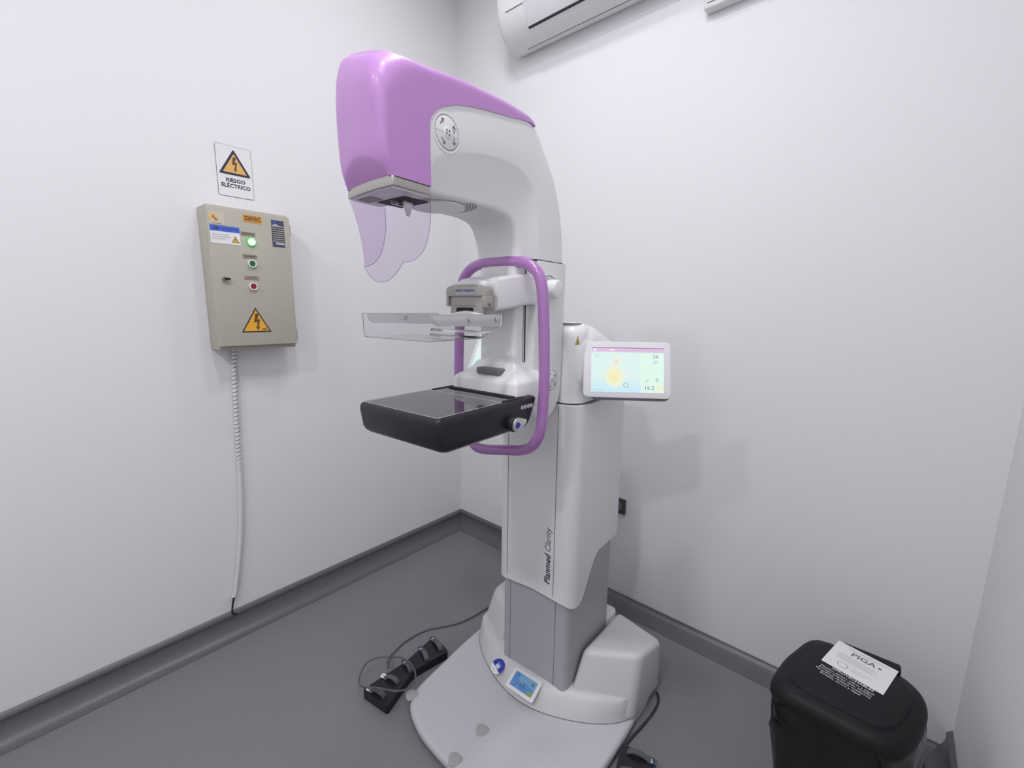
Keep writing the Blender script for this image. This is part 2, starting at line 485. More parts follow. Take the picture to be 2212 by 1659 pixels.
# radiation sticker
b = MB(mat('yellow_warning', (.62, .55, .04), .5))
Ms = SIDE(.1486) @ T(-.212, 1.404)
tri = [(-.0125, -.010), (.0125, -.010), (0, .014)]
b.flat([(p[0]*1.15, p[1]*1.15) for p in tri], 0, INK, Ms)
b.flat([(p[0]*.92, p[1]*.92-.0002) for p in tri], .0003, None, Ms)
for k in range(3):
    a = pi/2+2*pi*k/3
    b.flat([(.006*cos(a+d), .006*sin(a+d)-.003) for d in (-.5, .5)]+[(0.001*cos(a), .001*sin(a)-.003)], .0005, INK, Ms)
b.build('warning_sticker', mach)

# --- C-arm lower housing (vertical body behind the handle)
la = [(.200, 1.22), (.200, 1.6385), (.352, 1.6385), (.375, 1.30), (.37, 1.20), (.35, 1.168), (.30, 1.152), (.25, 1.160)]
la = round_poly(la, [.05, .002, .004, .03, .03, .03, .04, .04], 6)
b = MB(WHITE); pillow(b, la, .090, [.0008 if q[1] > 1.6 else .016 for q in la]); b.build('arm_lower_housing', mach, angle=50)
b = MB(SEAM); b.box((.206, -.0872, 1.6382), (.335, .0872, 1.6402)); b.build('arm_seam', mach)

# --- C-arm upper housing (white)
HW = .090
st = [((.756, 1.862), (.756, 1.785), (.757, 1.741)),
      ((.745, 1.893), (.742, 1.812), (.722, 1.741)),
      ((.700, 1.924), (.690, 1.836), (.665, 1.743)),
      ((.610, 1.950), (.622, 1.855), (.590, 1.745)),
      ((.500, 1.970), (.530, 1.868), (.525, 1.745)),
      ((.378, 1.984), (.449, 1.864), (.480, 1.738)),
      ((.322, 1.942), (.390, 1.836), (.456, 1.722)),
      ((.268, 1.878), (.366, 1.795), (.443, 1.700)),
      ((.231, 1.800), (.356, 1.745), (.435, 1.678)),
      ((.211, 1.714), (.350, 1.692), (.431, 1.660)),
      ((.202, 1.641), (.345, 1.641), (.429, 1.641))]
so = catmull([(*a, 0) for a, _, _ in st], 5); sc_ = catmull([(*a, 0) for _, a, _ in st], 5); si = catmull([(*a, 0) for _, _, a in st], 5)
rings = []
for k in range(len(so)):
    o = so[k]; c = sc_[k]; i = si[k]; t = k/(len(so)-1)*10
    fq = max(0, min(1, (5.3-t)/1.0)); fq = fq*fq*(3-2*fq)
    o = o + Vector((.010 if t < 1.2 else .003, .012, 0))*fq if t > .0 else o + Vector((.004, .010, 0))
    r = .004 + .024*max(0, min(1, (t-4.2)/1.5))
    d = (c-o).normalized(); di = (i-c)
    L = di.length; di = di.normalized()
    half = []
    half.append((o, 0.0))
    for q in range(6):
        a = pi/2*q/5
        half.append((o + d*r*(1-cos(a)) if q else o, HW-r+r*sin(a)))
    half.append((o.lerp(c, .6), HW)); half.append((c, HW))
    half.append((c+di*min(.006, L*.2), HW-.0012)); half.append((c+di*min(.016, L*.45), HW-.0065))
    half.append((i-di*min(.012, L*.3), .0790)); half.append((i-di*.004, .0765)); half.append((i, .0705)); half.append((i, .03)); 
    pos = [(p.x, v, p.y) for p, v in half]
    neg = [(p.x, -v, p.y) for p, v in reversed(half) if v > 0]
    rings.append(pos + neg)
b = MB(WHITE); b.loft(rings); b.build('arm_upper_housing', mach, angle=50)

# --- purple head cover
ps = [((.850, 1.7515), (.757, 1.7515)), ((.863, 1.790), (.757, 1.80)), ((.869, 1.850), (.757, 1.862)), ((.873, 1.910), (.755, 1.882)),
      ((.871, 1.952), (.745, 1.897)), ((.858, 1.983), (.728, 1.912)), ((.826, 1.996), (.700, 1.926)), ((.762, 1.993), (.665, 1.939)),
      ((.650, 2.002), (.595, 1.954)), ((.530, 2.008), (.490, 1.971)), ((.455, 2.009), (.440, 1.980)), ((.405, 2.002), (.400, 1.984)), ((.384, 1.988), (.384, 1.980))]
po = catmull([(*a, 0) for a, _ in ps], 12); pb = catmull([(*a, 0) for _, a in ps], 12)
rings = []
HP = .0925
for k in range(len(po)):
    o = po[k]; c = pb[k]; t = k/12
    r = .014 + .026*math.exp(-((t-4.8)/2.1)**2) + .010*max(0, min(1, (t-4)/3))
    d = (c-o); L = d.length; d = d.normalized(); r = min(r, L*.7)
    half = []
    NC = 12
    for q in range(NC):
        v = (HP-r)*q/(NC-1)
        p = o.copy()
        # forward bulge of the front face, and the shallow recess low on it
        fw = max(0, 1-t/5.0)
        if t < 5.5:
            p.x += .006*(1-(v/HP)**2)*min(1, fw+.3)
            warc = 1.797-.040*(v/HP)**2
            if p.y < warc: p.x -= min(.02, (warc-p.y)*.42)
        if t >= 5.5: p.y += .006*(1-(v/HP)**2)
        half.append((p, v))
    for q in range(1, 7):
        a = pi/2*q/6
        half.append((o + d*r*(1-cos(a)), HP-r+r*sin(a)))
    e_ = o + d*r
    half.append((e_.lerp(c, .4), HP)); half.append((c, HP)); half.append((c, HP-.006))
    pos = [(p.x, v, p.y) for p, v in half]
    neg = [(p.x, -v, p.y) for p, v in reversed(half) if v > 0]
    kk = .29*math.exp(-((t-4.9)/1.8)**2)
    nh = len(half)
    pos = [(x, v, z-kk*v*(1 if j < nh-3 else 0)) for j, (x, v, z) in enumerate(pos)]
    neg = [(x, v, z-kk*v*(1 if j > 2 else 0)) for j, (x, v, z) in enumerate(neg)]
    # order: from +side boundary over the top to -side boundary
    sf = .09*max(0, min(1, (7.5-t)/2.5))
    neg = [(x+sf*v*max(0, min(1, (x-.757)/.06)), v, z) for x, v, z in neg]; pos = [(x+sf*v*max(0, min(1, (x-.757)/.06)), v, z) for x, v, z in pos]
    rings.append(neg + pos)
b = MB(PURPLE); b.loft(rings, None, (False, True), closed=False)
b.build('head_cover', mach, angle=50)
# silver rim and head underside
rim = [(.757, -.0905), (.757, .0905)]
fr = [(.850 + .006*(1-(v/.0905)**2)-.004, v) for v in [-.0905+.181*k/12 for k in range(13)]]
rimp = [(.757, .0905)] + [(u, v) for u, v in reversed(fr)] + [(.757, -.0905)]
rimp = [(u+(.09*v if u > .8 else 0), v) for u, v in rimp]
rimp = round_poly(rimp, .004, 3)
b = MB(SILVER); b.prism(rimp, 1.7345, 1.7528, bev=.0015, seg=2); b.build('head_rim', mach)
b = MB(WHITE)
b.prism([(u-.006 if u > .8 else u, v*.92) for u, v in rimp], 1.7315, 1.7350)
hu = b.build('head_underside', mach)
b = MB(DARK); b.prism([(.725, -.048), (.793, -.048), (.793, .048), (.725, .048)], 1.7305, 1.7318)
b.prism(rrect(.03, .05, .002), 1.7303, 1.7306, GREYL, M=T(.815, -.04))
b.build('collimator_window', hu)
b = MB(METAL); b.prism([(.730, -.002), (.790, -.002), (.790, .002), (.730, .002)], 1.722, 1.7303)
b.bevbox([(.752, .012, 1.700), (.760, .012, 1.700), (.760, .016, 1.700), (.752, .016, 1.700), (.745, .008, 1.731), (.768, .008, 1.731), (.768, .02, 1.731), (.745, .02, 1.731)], .001)
b.build('shield_clip', hu)
b = MB(WHITE); b.cyl(.066, 0, .004, M=T(.655, 0, 1.7375), bev=.001); b.build('filter_disc', mach)
b = MB(GREYP)
for rr in (.072, .079, .086, .093):
    for k in range(34):
        a = pi*.62 + k*.052*(.072/rr)*1.35
        if a < pi*1.38:
            b.cyl(.0015, 0, .0006, M=T(.655+rr*cos(a), rr*sin(a), 1.7436 if rr*cos(a)+.655 > .5 else 1.742), n=6)
b.build('vent_dots', mach)

# --- face shield (thin clear lilac sheet, front panel + two wings)
CLP = clear('clear_lilac', (0.865, 0.80, 0.905))
EDGE = mat('shield_edge', (.26, .24, .34), .3)
def shield():
    # unrolled coordinate s: wing(-) -> front -> wing(+); bottom profile w(s)
    pts = []
    hv = .080; fu = .848
    prof = []
    for k in range(13): prof.append((.748 + (fu-.748)*k/12, -hv))
    for k in range(1, 24): prof.append((fu+.004*(1-((-hv+2*hv*k/24)/hv)**2), -hv+2*hv*k/24))
    for k in range(13): prof.append((fu - (fu-.748)*k/12, hv))
    top = 1.733
    out = []
    for u, v in prof:
        if abs(abs(v)-hv) < 1e-6:
            q = min(1, (fu-u)/(fu-.748))       # 0 at fold .. 1 rear
            bot = 1.592 + .082*(1-math.sqrt(max(0, 1-q**2.6))) + .010*q
        else:
            x = v/hv
            bot = 1.592 - .038*(1-abs(x)**2.2)
        out.append((u, v, top, bot))
    return out
sp = shield()
b = MB(CLP)
n = len(sp); vs = []; fs = []; NR = 10
for u, v, tp, bt in sp:
    for k in range(NR+1):
        q = k/NR; wv = tp+(bt-tp)*q
        fq = max(0, min(1, (u-.757)/(.848-.757))); lean = (-.030*(1-(1-q)**2) + .08*v)*fq
        vs.append((u+lean, v*(1-.02*q), wv))
for i in range(n-1):
    for k in range(NR): fs.append((i*(NR+1)+k, (i+1)*(NR+1)+k, (i+1)*(NR+1)+k+1, i*(NR+1)+k+1))
b.add(vs, fs)
fsd = b.build('face_shield', mach, angle=60)
edge = [vs[k] for k in range(NR+1)] + [vs[i*(NR+1)+NR] for i in range(1, n-1)] + [vs[(n-1)*(NR+1)+NR-k] for k in range(NR+1)]
b = MB(EDGE); b.tube(edge, .0006, n=6); b.build('shield_rim', fsd)

# --- control pads
def arrow(mb, x, y, a, s, M, z):
    c, d = cos(a), sin(a)
    def tr(px, py): return (x+px*c-py*d, y+px*d+py*c)
    mb.flat([tr(-s*.08, -s*.5), tr(s*.08, -s*.5), tr(s*.08, s*.35), tr(-s*.08, s*.35)], z, INKG, M)
    mb.flat([tr(-s*.34, s*.1), tr(-s*.24, s*.02), tr(0, s*.34), tr(s*.24, s*.02), tr(s*.34, s*.1), tr(0, s*.55)], z, INKG, M)
def pad(u, w, r, v):
    M = SIDE(v) @ T(-u, w)
    b = MB(WHITE)
    b.ring(r*.93, r*1.06, -.002, .0016, WHITE, M); b.ring(r*.84, r*.94, -.002, .0003, mat('groove_shade', (.42, .42, .44), .6), M)  # groove tinted grey to stand for the shade inside it
    b.cyl(r*.86, -.002, .0025, PAPER, M, n=40, bev=.001)
    p = b.build('control_pad', mach)
    b = MB(PAPER)
    b.cyl(r*.30, .0022, .0042, PAPER, M, n=24, bev=.001)
    b.box((-r*.86, -r*.03, .0015), (-r*.34, r*.03, .0030), WHITE, M=M)
    b.box((r*.34, -r*.03, .0015), (r*.86, r*.03, .0030), WHITE, M=M)
    z = .0028
    arrow(b, r*.50, r*.30, 0, r*.42, M, z); arrow(b, r*.50, -r*.34, pi, r*.42, M, z)
    arrow(b, -r*.42, r*.48, radians(-40), r*.42, M, z); arrow(b, -r*.32, -r*.50, radians(-140), r*.42, M, z)
    for qx, qy in ((-.1, .1), (.1, .1), (-.1, -.06), (.1, -.12)):
        b.flat([(r*(qx-.04), r*(qy-.05)), (r*(qx+.04), r*(qy-.05)), (r*(qx+.04), r*(qy+.05)), (r*(qx-.04), r*(qy+.05))], .0045, INK, M)
    b.build('button', p)
pad(.708, 1.870, .0385, .0900)
pad(.268, 1.280, .036, .0905)
# --- turning knob on the arm
M = SIDE(.090) @ T(-.292, 1.558)
b = MB(WHITE)
b.cyl(.034, 0, .005, METAL, M); b.cyl(.030, .005, .036, WHITE, M, bev=.004, n=40, r1=.028)
kn = b.build('side_knob', mach)
b = MB(INKG)
arc = [(.041*cos(radians(a)), .041*sin(radians(a)), .0006) for a in range(60, 125, 6)]
b.tube([(M @ Vector(p)) for p in arc], .0012, n=5)
b.text('c', .012, -.032, .035, .0008, INKG, M); b.text('o', .012, .030, .034, .0008, INKG, M)
b.build('knob_marks', kn)
# --- rail column inside the handle
b = MB(WHITE)
b.prism(round_poly([(.33, -.069), (.428, -.069), (.428, .069), (.33, .069)], .014, 4), 1.27, 1.632)
rc = b.build('rail_column', mach)
b = MB(DARK); b.box((.382, .0685, 1.335), (.387, .0700, 1.625)); b.box((.392, .0685, 1.335), (.3935, .0697, 1.625), SEAM)
b.build('rail_slot', rc)
b = MB(WHITE); b.prism(rrect(.066, .030, .004), 0, .0015, bev=.0005, M=FRONT(.428) @ T(.0, 1.607)); b.build('label_plate', rc)
# --- carriage, holder
b = MB(WHITE)
def uv(ul, vh, w, vo=0): return [(ul, -vh+vo, w), (ul, vh+vo, w)]
# body as a loft of (u, half v, low w, high w) from rear to front
secs = [(.365, .094, 1.512, 1.598), (.395, .094, 1.512, 1.598), (.43, .088, 1.506, 1.594), (.47, .077, 1.498, 1.588), (.508, .072, 1.494, 1.580)]
rings = []
for u, h, z0, z1 in secs:
    rr = rrect(2*h, z1-z0, .010, 4)
    rings.append([(u, x, (z0+z1)/2+y) for x, y in rr])
b.loft(rings)
b.box((.500, -.062, 1.530), (.552, .062, 1.572), bev=.008)
b.build('carriage', mach, angle=45)
b = MB(TAUPE)
b.box((.498, -.060, 1.474), (.5565, .058, 1.532), bev=.0015, seg=2)
b.flat([(-.045, 1.508), (.035, 1.508), (.035, 1.5068), (-.045, 1.5068)], 0, SEAM, FRONT(.5568))
b.prism(rrect(.062, .030, .004), 0, .0006, DARK, M=FRONT(.5566) @ T(-.006, 1.487))
for zz in (1.483,): b.cyl(.005, 0, .002, SEAM, M=SIDE(.058) @ T(-.545, zz), n=16)
hd = b.build('paddle_holder', mach)
b = MB(TAUPE)
capt = round_poly([(-.072, 1.5315), (.074, 1.5315), (.074, 1.556), (.040, 1.562), (-.040, 1.562), (-.072, 1.556)], [.001, .001, .012, .02, .02, .012], 4)
b.prism(capt, .530, .562, M=FRONT(0), bev=.0015)
b.box((.530, -.072, 1.505), (.562, -.0635, 1.533), bev=.001, seg=2)
b.box((.530, .0600, 1.502), (.562, .074, 1.533), bev=.001, seg=2)
b.flat(rrect(.086, .018, .002), .5625, mat('pale_label', (.52, .53, .56), .5), FRONT(0) @ T(.000, 1.546))
b.text('SAFETY RELEASE', .0092, .000, 1.546, .5629, NAVY, FRONT(0), bold=.0002)
for sx_ in (-.038, .038):
    b.flat([(sx_-.0005, 1.540), (sx_+.0005, 1.540), (sx_+.0005, 1.552), (sx_-.0005, 1.552)], .5629, INK, FRONT(0))
    b.flat([(sx_-.002, 1.541), (sx_, 1.538), (sx_+.002, 1.541)], .5629, INK, FRONT(0))
b.cyl(.004, 0, .0015, SEAM, M=SIDE(.074) @ T(-.548, 1.510), n=16)
b.build('safety_release_clamp', hd)
# --- compression paddle
CLR = clear('clear_plastic', (0.95, 0.955, 0.96), ior=1.2)
PH = .122
def pw(mb, poly_uw, v, th=.002):
    vs = [(u, v-th/2, w) for u, w in poly_uw] + [(u, v+th/2, w) for u, w in poly_uw]; n = len(poly_uw)
    fs = [tuple(range(n)), tuple(range(2*n-1, n-1, -1))] + [(k, (k+1) % n, n+(k+1) % n, n+k) for k in range(n)]
    mb.add(vs, fs, smooth=False)
b = MB(CLR)
outer = []
side_pts = [(.565, 1.455), (.62, 1.428)]
path = [(.565, -PH)] + [(.800-.012*(1-cos(a)) , -PH+.012*(1-sin(a))) for a in [pi/2-k*pi/8 for k in range(0, 0)]]
loop = [(.560, -PH)] + [(.788+.012*sin(pi/2*k/4), -PH+.012-.012*cos(pi/2*k/4)) for k in range(5)] + [(.788+.012*cos(pi/2*k/4), PH-.012+.012*sin(pi/2*k/4)) for k in range(5)] + [(.560, PH)]
def botw(u): return 1.4285 if u > .63 else 1.4285 + (.63-u)*.40
lp = dens([(u, v) for u, v in loop], .02)[:-0 or None]
lp = []
for a, c in zip(loop[:-1], loop[1:]):
    A, C_ = Vector(a), Vector(c); k = max(1, int((C_-A).length/.015))
    for j in range(k): lp.append(tuple(A.lerp(C_, j/k)))
lp.append(loop[-1])
r0 = [(u, v, 1.4855) for u, v in lp]; r1 = [(u-.002*(u > .7), v*.99, botw(u)+.004) for u, v in lp]; r2 = [(u-.004*(u > .7), v*.975, botw(u)) for u, v in lp]
b.loft([r0, r1, r2], None, (False, False), closed=False)
bot = [(p[0], p[1], p[2]) for p in r2]
nb = len(bot)
for i in range(nb//2): b.add([bot[i], bot[i+1], bot[nb-2-i], bot[nb-1-i]], [(0, 1, 2, 3)])
pdl = b.build('compression_paddle', mach, recalc=True, angle=40)
b = MB(mat('plastic_edge', (.33, .34, .37), .15))
b.tube(r0, .0006, n=5); b.tube([p for p in r2 if (p[0] > .60 and p[1] > 0) or p[0] > .775], .0009, n=5)
b.tube([r0[-1], r2[-1]], .0005, n=5)
b.build('paddle_edge', pdl)
for sg in (1, -1):
    b = MB(WHITE)
    pl = round_poly([(.552, 1.455), (.772, 1.461), (.787, 1.486), (.552, 1.486)], [.008, .018, .001, .002], 5)
    vs = [(u, sg*(PH-.0025), w) for u, w in pl] + [(u, sg*(PH-.0105), w) for u, w in pl]; n = len(pl)
    b.add(vs, [tuple(range(n)), tuple(range(2*n-1, n-1, -1))] + [(k, (k+1) % n, n+(k+1) % n, n+k) for k in range(n)])
    br = b.build('paddle_bracket', pdl)
for sg, u in ((1, .575), (1, .672), (-1, .672)):
    b = MB(METAL)
    b.cyl(.0055, 0, .0025, M=(SIDE(0) @ T(-u, 1.4735, PH+.0008)) if sg > 0 else (SIDE(0) @ T(-u, 1.4735, -PH+.0105)), n=20, bev=.001)
    b.build('paddle_screw', pdl)
b = MB(WHITE)
arcp = [(.552-.0, -PH+.003), (.552, PH-.003)]
bow = [(.560, -PH+.006, 1.472)] + [(.557, -.09+.18*k/8, 1.474+.012*math.exp(-((-.09+.18*k/8)/.055)**2)) for k in range(9)] + [(.560, PH-.006, 1.472)]
b.tube(catmull(bow, 4), .008, n=10, sx=.8)
b.build('paddle_crossbar', pdl)
# --- detector mount block
b = MB(WHITE)
def sect(w, u0, u1, h, r=.012): return [(u, v, w) for u, v in [(x+(u0+u1)/2, y) for x, y in rrect(u1-u0, 2*h, r, 4)]]
b.loft([sect(1.235, .34, .492, .124), sect(1.292, .34, .492, .122), sect(1.300, .34, .489, .119), sect(1.306, .34, .480, .112), sect(1.316, .34, .462, .096), sect(1.328, .34, .447, .084), sect(1.345, .34, .436, .076)])
b.build('detector_mount', mach, angle=40)
b = MB(GREYP); b.box((.446, -.038, 1.312), (.478, .050, 1.331), bev=.005); b.build('release_latch', mach)
# --- detector
DH = .1485
b = MB(BLACK)
def dsec(w, u0, u1, h, r): return [(u, v, w) for u, v in [(x+(u0+u1)/2, y) for x, y in rrect(u1-u0, 2*h, r, 5)]]
b.loft([dsec(1.180, .475, .770, DH-.012, .014), dsec(1.183, .466, .780, DH-.005, .016), dsec(1.190, .460, .788, DH-.001, .016), dsec(1.20, .456, .793, DH, .012), dsec(1.245, .434, .800, DH, .011), dsec(1.256, .428, .799, DH-.0008, .012), dsec(1.2605, .430, .796, DH-.004, .012), dsec(1.262, .434, .792, DH-.008, .010)])
det = b.build('detector_housing', mach, angle=40)
b = MB(BLACKG)
b.prism(rrect(.318, .278, .004), 1.2619, 1.2627, M=T(.630, -.002))
b.build('detector_top', det)
b = MB(LINEW)
for a, c in (((.789, -.133), (.7905, .135)), ((.568, -.133), (.5695, .135)), ((.568, .1335), (.7905, .135)), ((.568, -.1345), (.7905, -.133))):
    b.box((a[0], a[1], 1.2627), (c[0], c[1], 1.2630))
b.build('field_outline', det)
b = MB(DARK)
b.box((.495, -.118, 1.262), (.512, .122, 1.2665), bev=.001)
for sg in (1, -1): b.box((.478, sg*.133-.006, 1.262), (.560, sg*.133+.006, 1.2645), bev=.001)
b.build('detector_rail', det)
b = MB(WHITE); b.prism([(x+.620, y+.012) for x, y in rrect(.27, .225, .01)], 1.172, 1.181, bev=.002); b.build('detector_underside', det)
for k, (u, cc) in enumerate(((.498, (.62, .45, .58)), (.484, (.45, .52, .68)), (.470, (.55, .60, .58)), (.456, (.55, .58, .55)))):
    b = MB(mat('dot_%d' % k, cc, .4)); M = SIDE(DH) @ T(-u, 1.2395 - .0002*k)
    b.cyl(.0060, -.001, .0006, M=M, n=20); b.cyl(.0014, .0006, .0009, INKG, M=M, n=10)
    b.build('indicator_dot', det)
b = MB(BLACK)
M = SIDE(DH) @ T(-.545, 1.205)
b.cyl(.021, -.001, .016, BLACK, M, bev=.003)
lv = []
for k in range(13): a = radians(75+k*(210/12)); lv.append((.019*cos(a), .019*sin(a)))
lv = lv + [(.036, -.003), (.039, .004), (.036, .009)]
b.prism(lv, .016, .023, METAL, M=M, bev=.0015)
b.cyl(.0085, .023, .0238, BLUED, M=M @ T(-.002, -.001), n=24)
b.flat([(.0055, .003), (.0055, -.004), (.011, -.001)], .0239, BLUED, M)
b.build('detector_lever', det)
# --- purple handle frame
hp = [(0, 1.632), (.06, 1.631), (.105, 1.620), (.140, 1.590), (.154, 1.535), (.160, 1.45), (.164, 1.36), (.165, 1.28), (.161, 1.20), (.153, 1.148), (.128, 1.108), (.09, 1.088), (.04, 1.078), (0, 1.075)]
full = hp[:-1] + [(0, 1.070), (-.045, 1.062), (-.080, 1.060), (-.103, 1.070), (-.116, 1.095), (-.134, 1.150), (-.154, 1.225)] + [(-v, w) for v, w in reversed(hp[1:8])]
path = [(.42, p.x, p.y) for p in catmull([(v, w, 0) for v, w in full], 6, closed=True)]
b = MB(PURPLE2); b.tube(path, .0158, n=20, closed=True, sx=1.0)
b.build('patient_handle', mach, angle=80)

# --- monitors
E = lambda n, c: mat(n, (.05, .05, .05), .25, emit=c, estr=1)
def monitor(pos, yaw_world, tilt, Wd, Ht):
    # build in own frame: x right, y up, z out of the screen
    n = Vector((cos(yaw_world)*cos(tilt), sin(yaw_world)*cos(tilt), sin(tilt)))
    r = Vector((-sin(yaw_world), cos(yaw_world), 0)); up = n.cross(r)
    if up.z < 0: up = -up
    x = up.cross(n)
    Mw = Matrix(((x.x, up.x, n.x, 0), (x.y, up.y, n.y, 0), (x.z, up.z, n.z, 0), (0, 0, 0, 1)))
    Mr = Matrix.Rotation(-(pi+radians(3.3)), 4, 'Z')
    b = MB(mat('monitor_white', (.78, .765, .79), .35))
    b.prism(rrect(Wd, Ht, .016, 6), -.012, 0, bev=.0025)
    b.prism(rrect(Wd*.90, Ht*.99, .016, 6), -.030, -.0115, M=T(Wd*.045, -.0075), m= mat('monitor_back', (.22, .22, .24), .5), bev=.004)
    mo = b.build('monitor', mach)
    mo.matrix_local = Matrix.Translation(pos) @ Mr @ Mw
    b = MB(E('screen_teal', (.66, .82, .80)))
    sw, shh = Wd*.83, Ht*.795
    cx, cy = Wd*.005, -Ht*.005
    x0, x1, y0, y1 = cx-sw/2, cx+sw/2, cy-shh/2, cy+shh/2
    def fl(a, c, d, e, z, m): b.flat([(x0+a*sw, y0+c*shh), (x0+d*sw, y0+c*shh), (x0+d*sw, y0+e*shh), (x0+a*sw, y0+e*shh)], z, m)
    fl(0, 0, 1, 1, .0004, None)
    NSTRIP = 12
    for k in range(NSTRIP):
        t = k/(NSTRIP-1)
        c0 = (.54, .78, .87); c1 = (.68, .84, .81)
        q = min(1, max(0, (t-.05)/.35))
        fl(0, .87*k/NSTRIP, .68, .87*(k+1)/NSTRIP, .0006, E('screen_grad_%d' % k, tuple(c0[j]*(1-q)+c1[j]*q for j in range(3))))
    fl(.68, 0, 1, .87, .0006, E('screen_right', (.70, .88, .78)))
    fl(0, .90, 1, .985, .0006, E('screen_pink', (.68, .46, .68)))
    fl(0, .985, 1, 1, .0007, E('screen_dark', (.22, .14, .19)))
    def ell(px, py, rx, ry, z, m): b.flat([(x0+px*sw+rx*sw*cos(2*pi*k/24), y0+py*shh+ry*shh*sin(2*pi*k/24)) for k in range(24)], z, m)
    ell(.33, .34, .145, .24, .0009, E('scr_cream', (.76, .84, .66)))
    ell(.35, .70, .05, .13, .0009, E('scr_pale', (.78, .80, .72)))
    ell(.32, .36, .085, .17, .0011, E('scr_yellow', (.84, .80, .46)))
    ell(.315, .53, .04, .10, .0013, E('scr_yellow2', (.82, .82, .56)))
    ell(.345, .68, .022, .05, .0013, E('scr_pink2', (.78, .68, .66)))
    ell(.48, .16, .042, .062, .0011, E('scr_play', (.42, .60, .66)))
    b.flat([(x0+.466*sw, y0+.125*shh), (x0+.505*sw, y0+.16*shh), (x0+.466*sw, y0+.195*shh)], .0013, E('scr_white', (.85, .95, .95)))
    ink = E('scr_ink', (.13, .26, .25)); ink2 = E('scr_ink2', (.45, .60, .58))
    b.text('34', .018, x0+.88*sw, y0+.80*shh, .0009, ink)
    b.text('0', .018, x0+.905*sw, y0+.28*shh, .0009, ink); b.text('mm', .006, x0+.965*sw, y0+.24*shh, .0009, ink2)
    b.text('16.2', .019, x0+.80*sw, y0+.11*shh, .0009, ink)
    b.text('0°', .017, x0+.09*sw, y0+.80*shh, .0009, ink2)
    ell(.88, .68, .032, .04, .0009, E('scr_blue', (.50, .74, .80)))
    ell(.94, .12, .045, .045, .0009, E('scr_gold', (.84, .82, .50)))
    for k in range(3): fl(.745+.02*k, .24, .758+.02*k, .27+.03*(k == 1), .0009, ink2)
    ell(.045, .942, .014, .028, .0009, E('scr_white', (.85, .95, .95)))
    fl(.25, .92, .32, .965, .0009, E('scr_pale2', (.80, .68, .80)))
    fl(.02, .045, .17, .055, .0009, ink2)
    b.build('screen', mo)
    return mo
Mr = Matrix.Rotation(-(pi+radians(3.3)), 4, 'Z')
monitor((.10, .268, 1.313), radians(216.56), radians(15.0), .275, .181)
mo2 = monitor((.12, -.275, 1.330), radians(170), radians(24), .275, .181)
for sg in (1, -1):
    b = MB(WHITE)
    rings = []
    for v, u0, u1, z0, z1 in ((.125, -.18, .19, 1.199, 1.450), (.146, -.165, .175, 1.200, 1.442), (.158, -.12, .13, 1.212, 1.420), (.175, -.07, .105, 1.232, 1.392), (.20, -.03, .09, 1.255, 1.365), (.245, .02, .09, 1.28, 1.345)):
        ring = []
        for x, y in rrect(u1-u0, z1-z0, min(u1-u0, z1-z0)*.35, 8):
            uu = (u0+u1)/2+x; zz = (z0+z1)/2+y
            zz -= max(0, (zz-1.25)/.2)*max(0, .10-uu)*.42
            ring.append((uu, sg*v, zz))
        rings.append(ring)
    b.loft(rings); b.build('monitor_arm', mach, angle=60)

# ------------------------------------------------------------------ foot pedals
def pedal(loc, rz, mirror=1):
    t = empty('foot_pedal', loc, rz)
    pl = [(.0, -.015), (.195, .006), (.365, -.012), (.345, .104), (.180, .068), (.014, .122)]
    pl = [(a, c*mirror) for a, c in pl]
    pl = round_poly(pl, [.012, .03, .012, .012, .03, .012], 4)
    b = MB(BLACK); b.prism(pl, .001, .036, bev=.006, seg=3, both=False); b.build('pedal_body', t)
    bars = [((.018, .012), (.034, .084)), ((.090, .004), (.104, .072)), ((.184, .010), (.172, .066)), ((.276, .006), (.252, .072)), ((.346, .002), (.326, .078))]
    for k, (a, c) in enumerate(bars):
        a = Vector((a[0], a[1]*mirror, .036)); c = Vector((c[0], c[1]*mirror, .036)); d = (c-a).normalized(); s_ = Vector((-d.y, d.x, 0))
        pts = [a.lerp(c, q/8) + Vector((0, 0, .001+.014*max(0, sin(pi*min(1, q/8*1.15-.12)))**.6 if 0 < q < 8 else .001)) for q in range(9)]
        b = MB(mat('pedal_metal', (.12, .115, .125), .3, .5, .3))
        rr = [[p + s_*.010, p + s_*.009 + Vector((0, 0, .004)), p - s_*.009 + Vector((0, 0, .004)), p - s_*.010] for p in pts]
        b.loft(rr); tr = b.build('pedal_tread', t, angle=60)
        b = MB(PAPER)
        cc = a.lerp(c, -.02) + Vector((0, 0, .003))
        ang = math.atan2(d.y, d.x)
        Mx = Matrix.Translation(cc) @ Matrix.Rotation(ang, 4, 'Z')
        light = k < 2
        b.prism(rrect(.032, .020, .005), 0, .0015, PAPER if light else NAVY, M=Mx)
        arrow(b, 0, 0, [pi/2, -pi/2, 0, pi, 0][k] , .016, Mx, .002)
        if not light:
            for f in b.bm.faces:
                if f.material_index == b.mats.index(INKG): f.material_index = b.mi(PAPER)
        b.build('pedal_label', tr)
    return t
def loc_of(u, v, z=0):
    a = radians(3.3)
    return O + Vector((-cos(a), -sin(a), 0))*u + Vector((sin(a), -cos(a), 0))*v + Vector((0, 0, z))
p1 = pedal(loc_of(.605, -.505), radians(3.3), -1)
tag(p1, 'black five-tread foot pedal on the floor left of the machine base, cable looped over it', 'foot pedal', 'foot pedals beside the machine')
p2 = pedal(loc_of(.520, .463), radians(3.3), 1)
tag(p2, 'black foot pedal on the floor right of the base, cut off by the frame', 'foot pedal', 'foot pedals beside the machine')

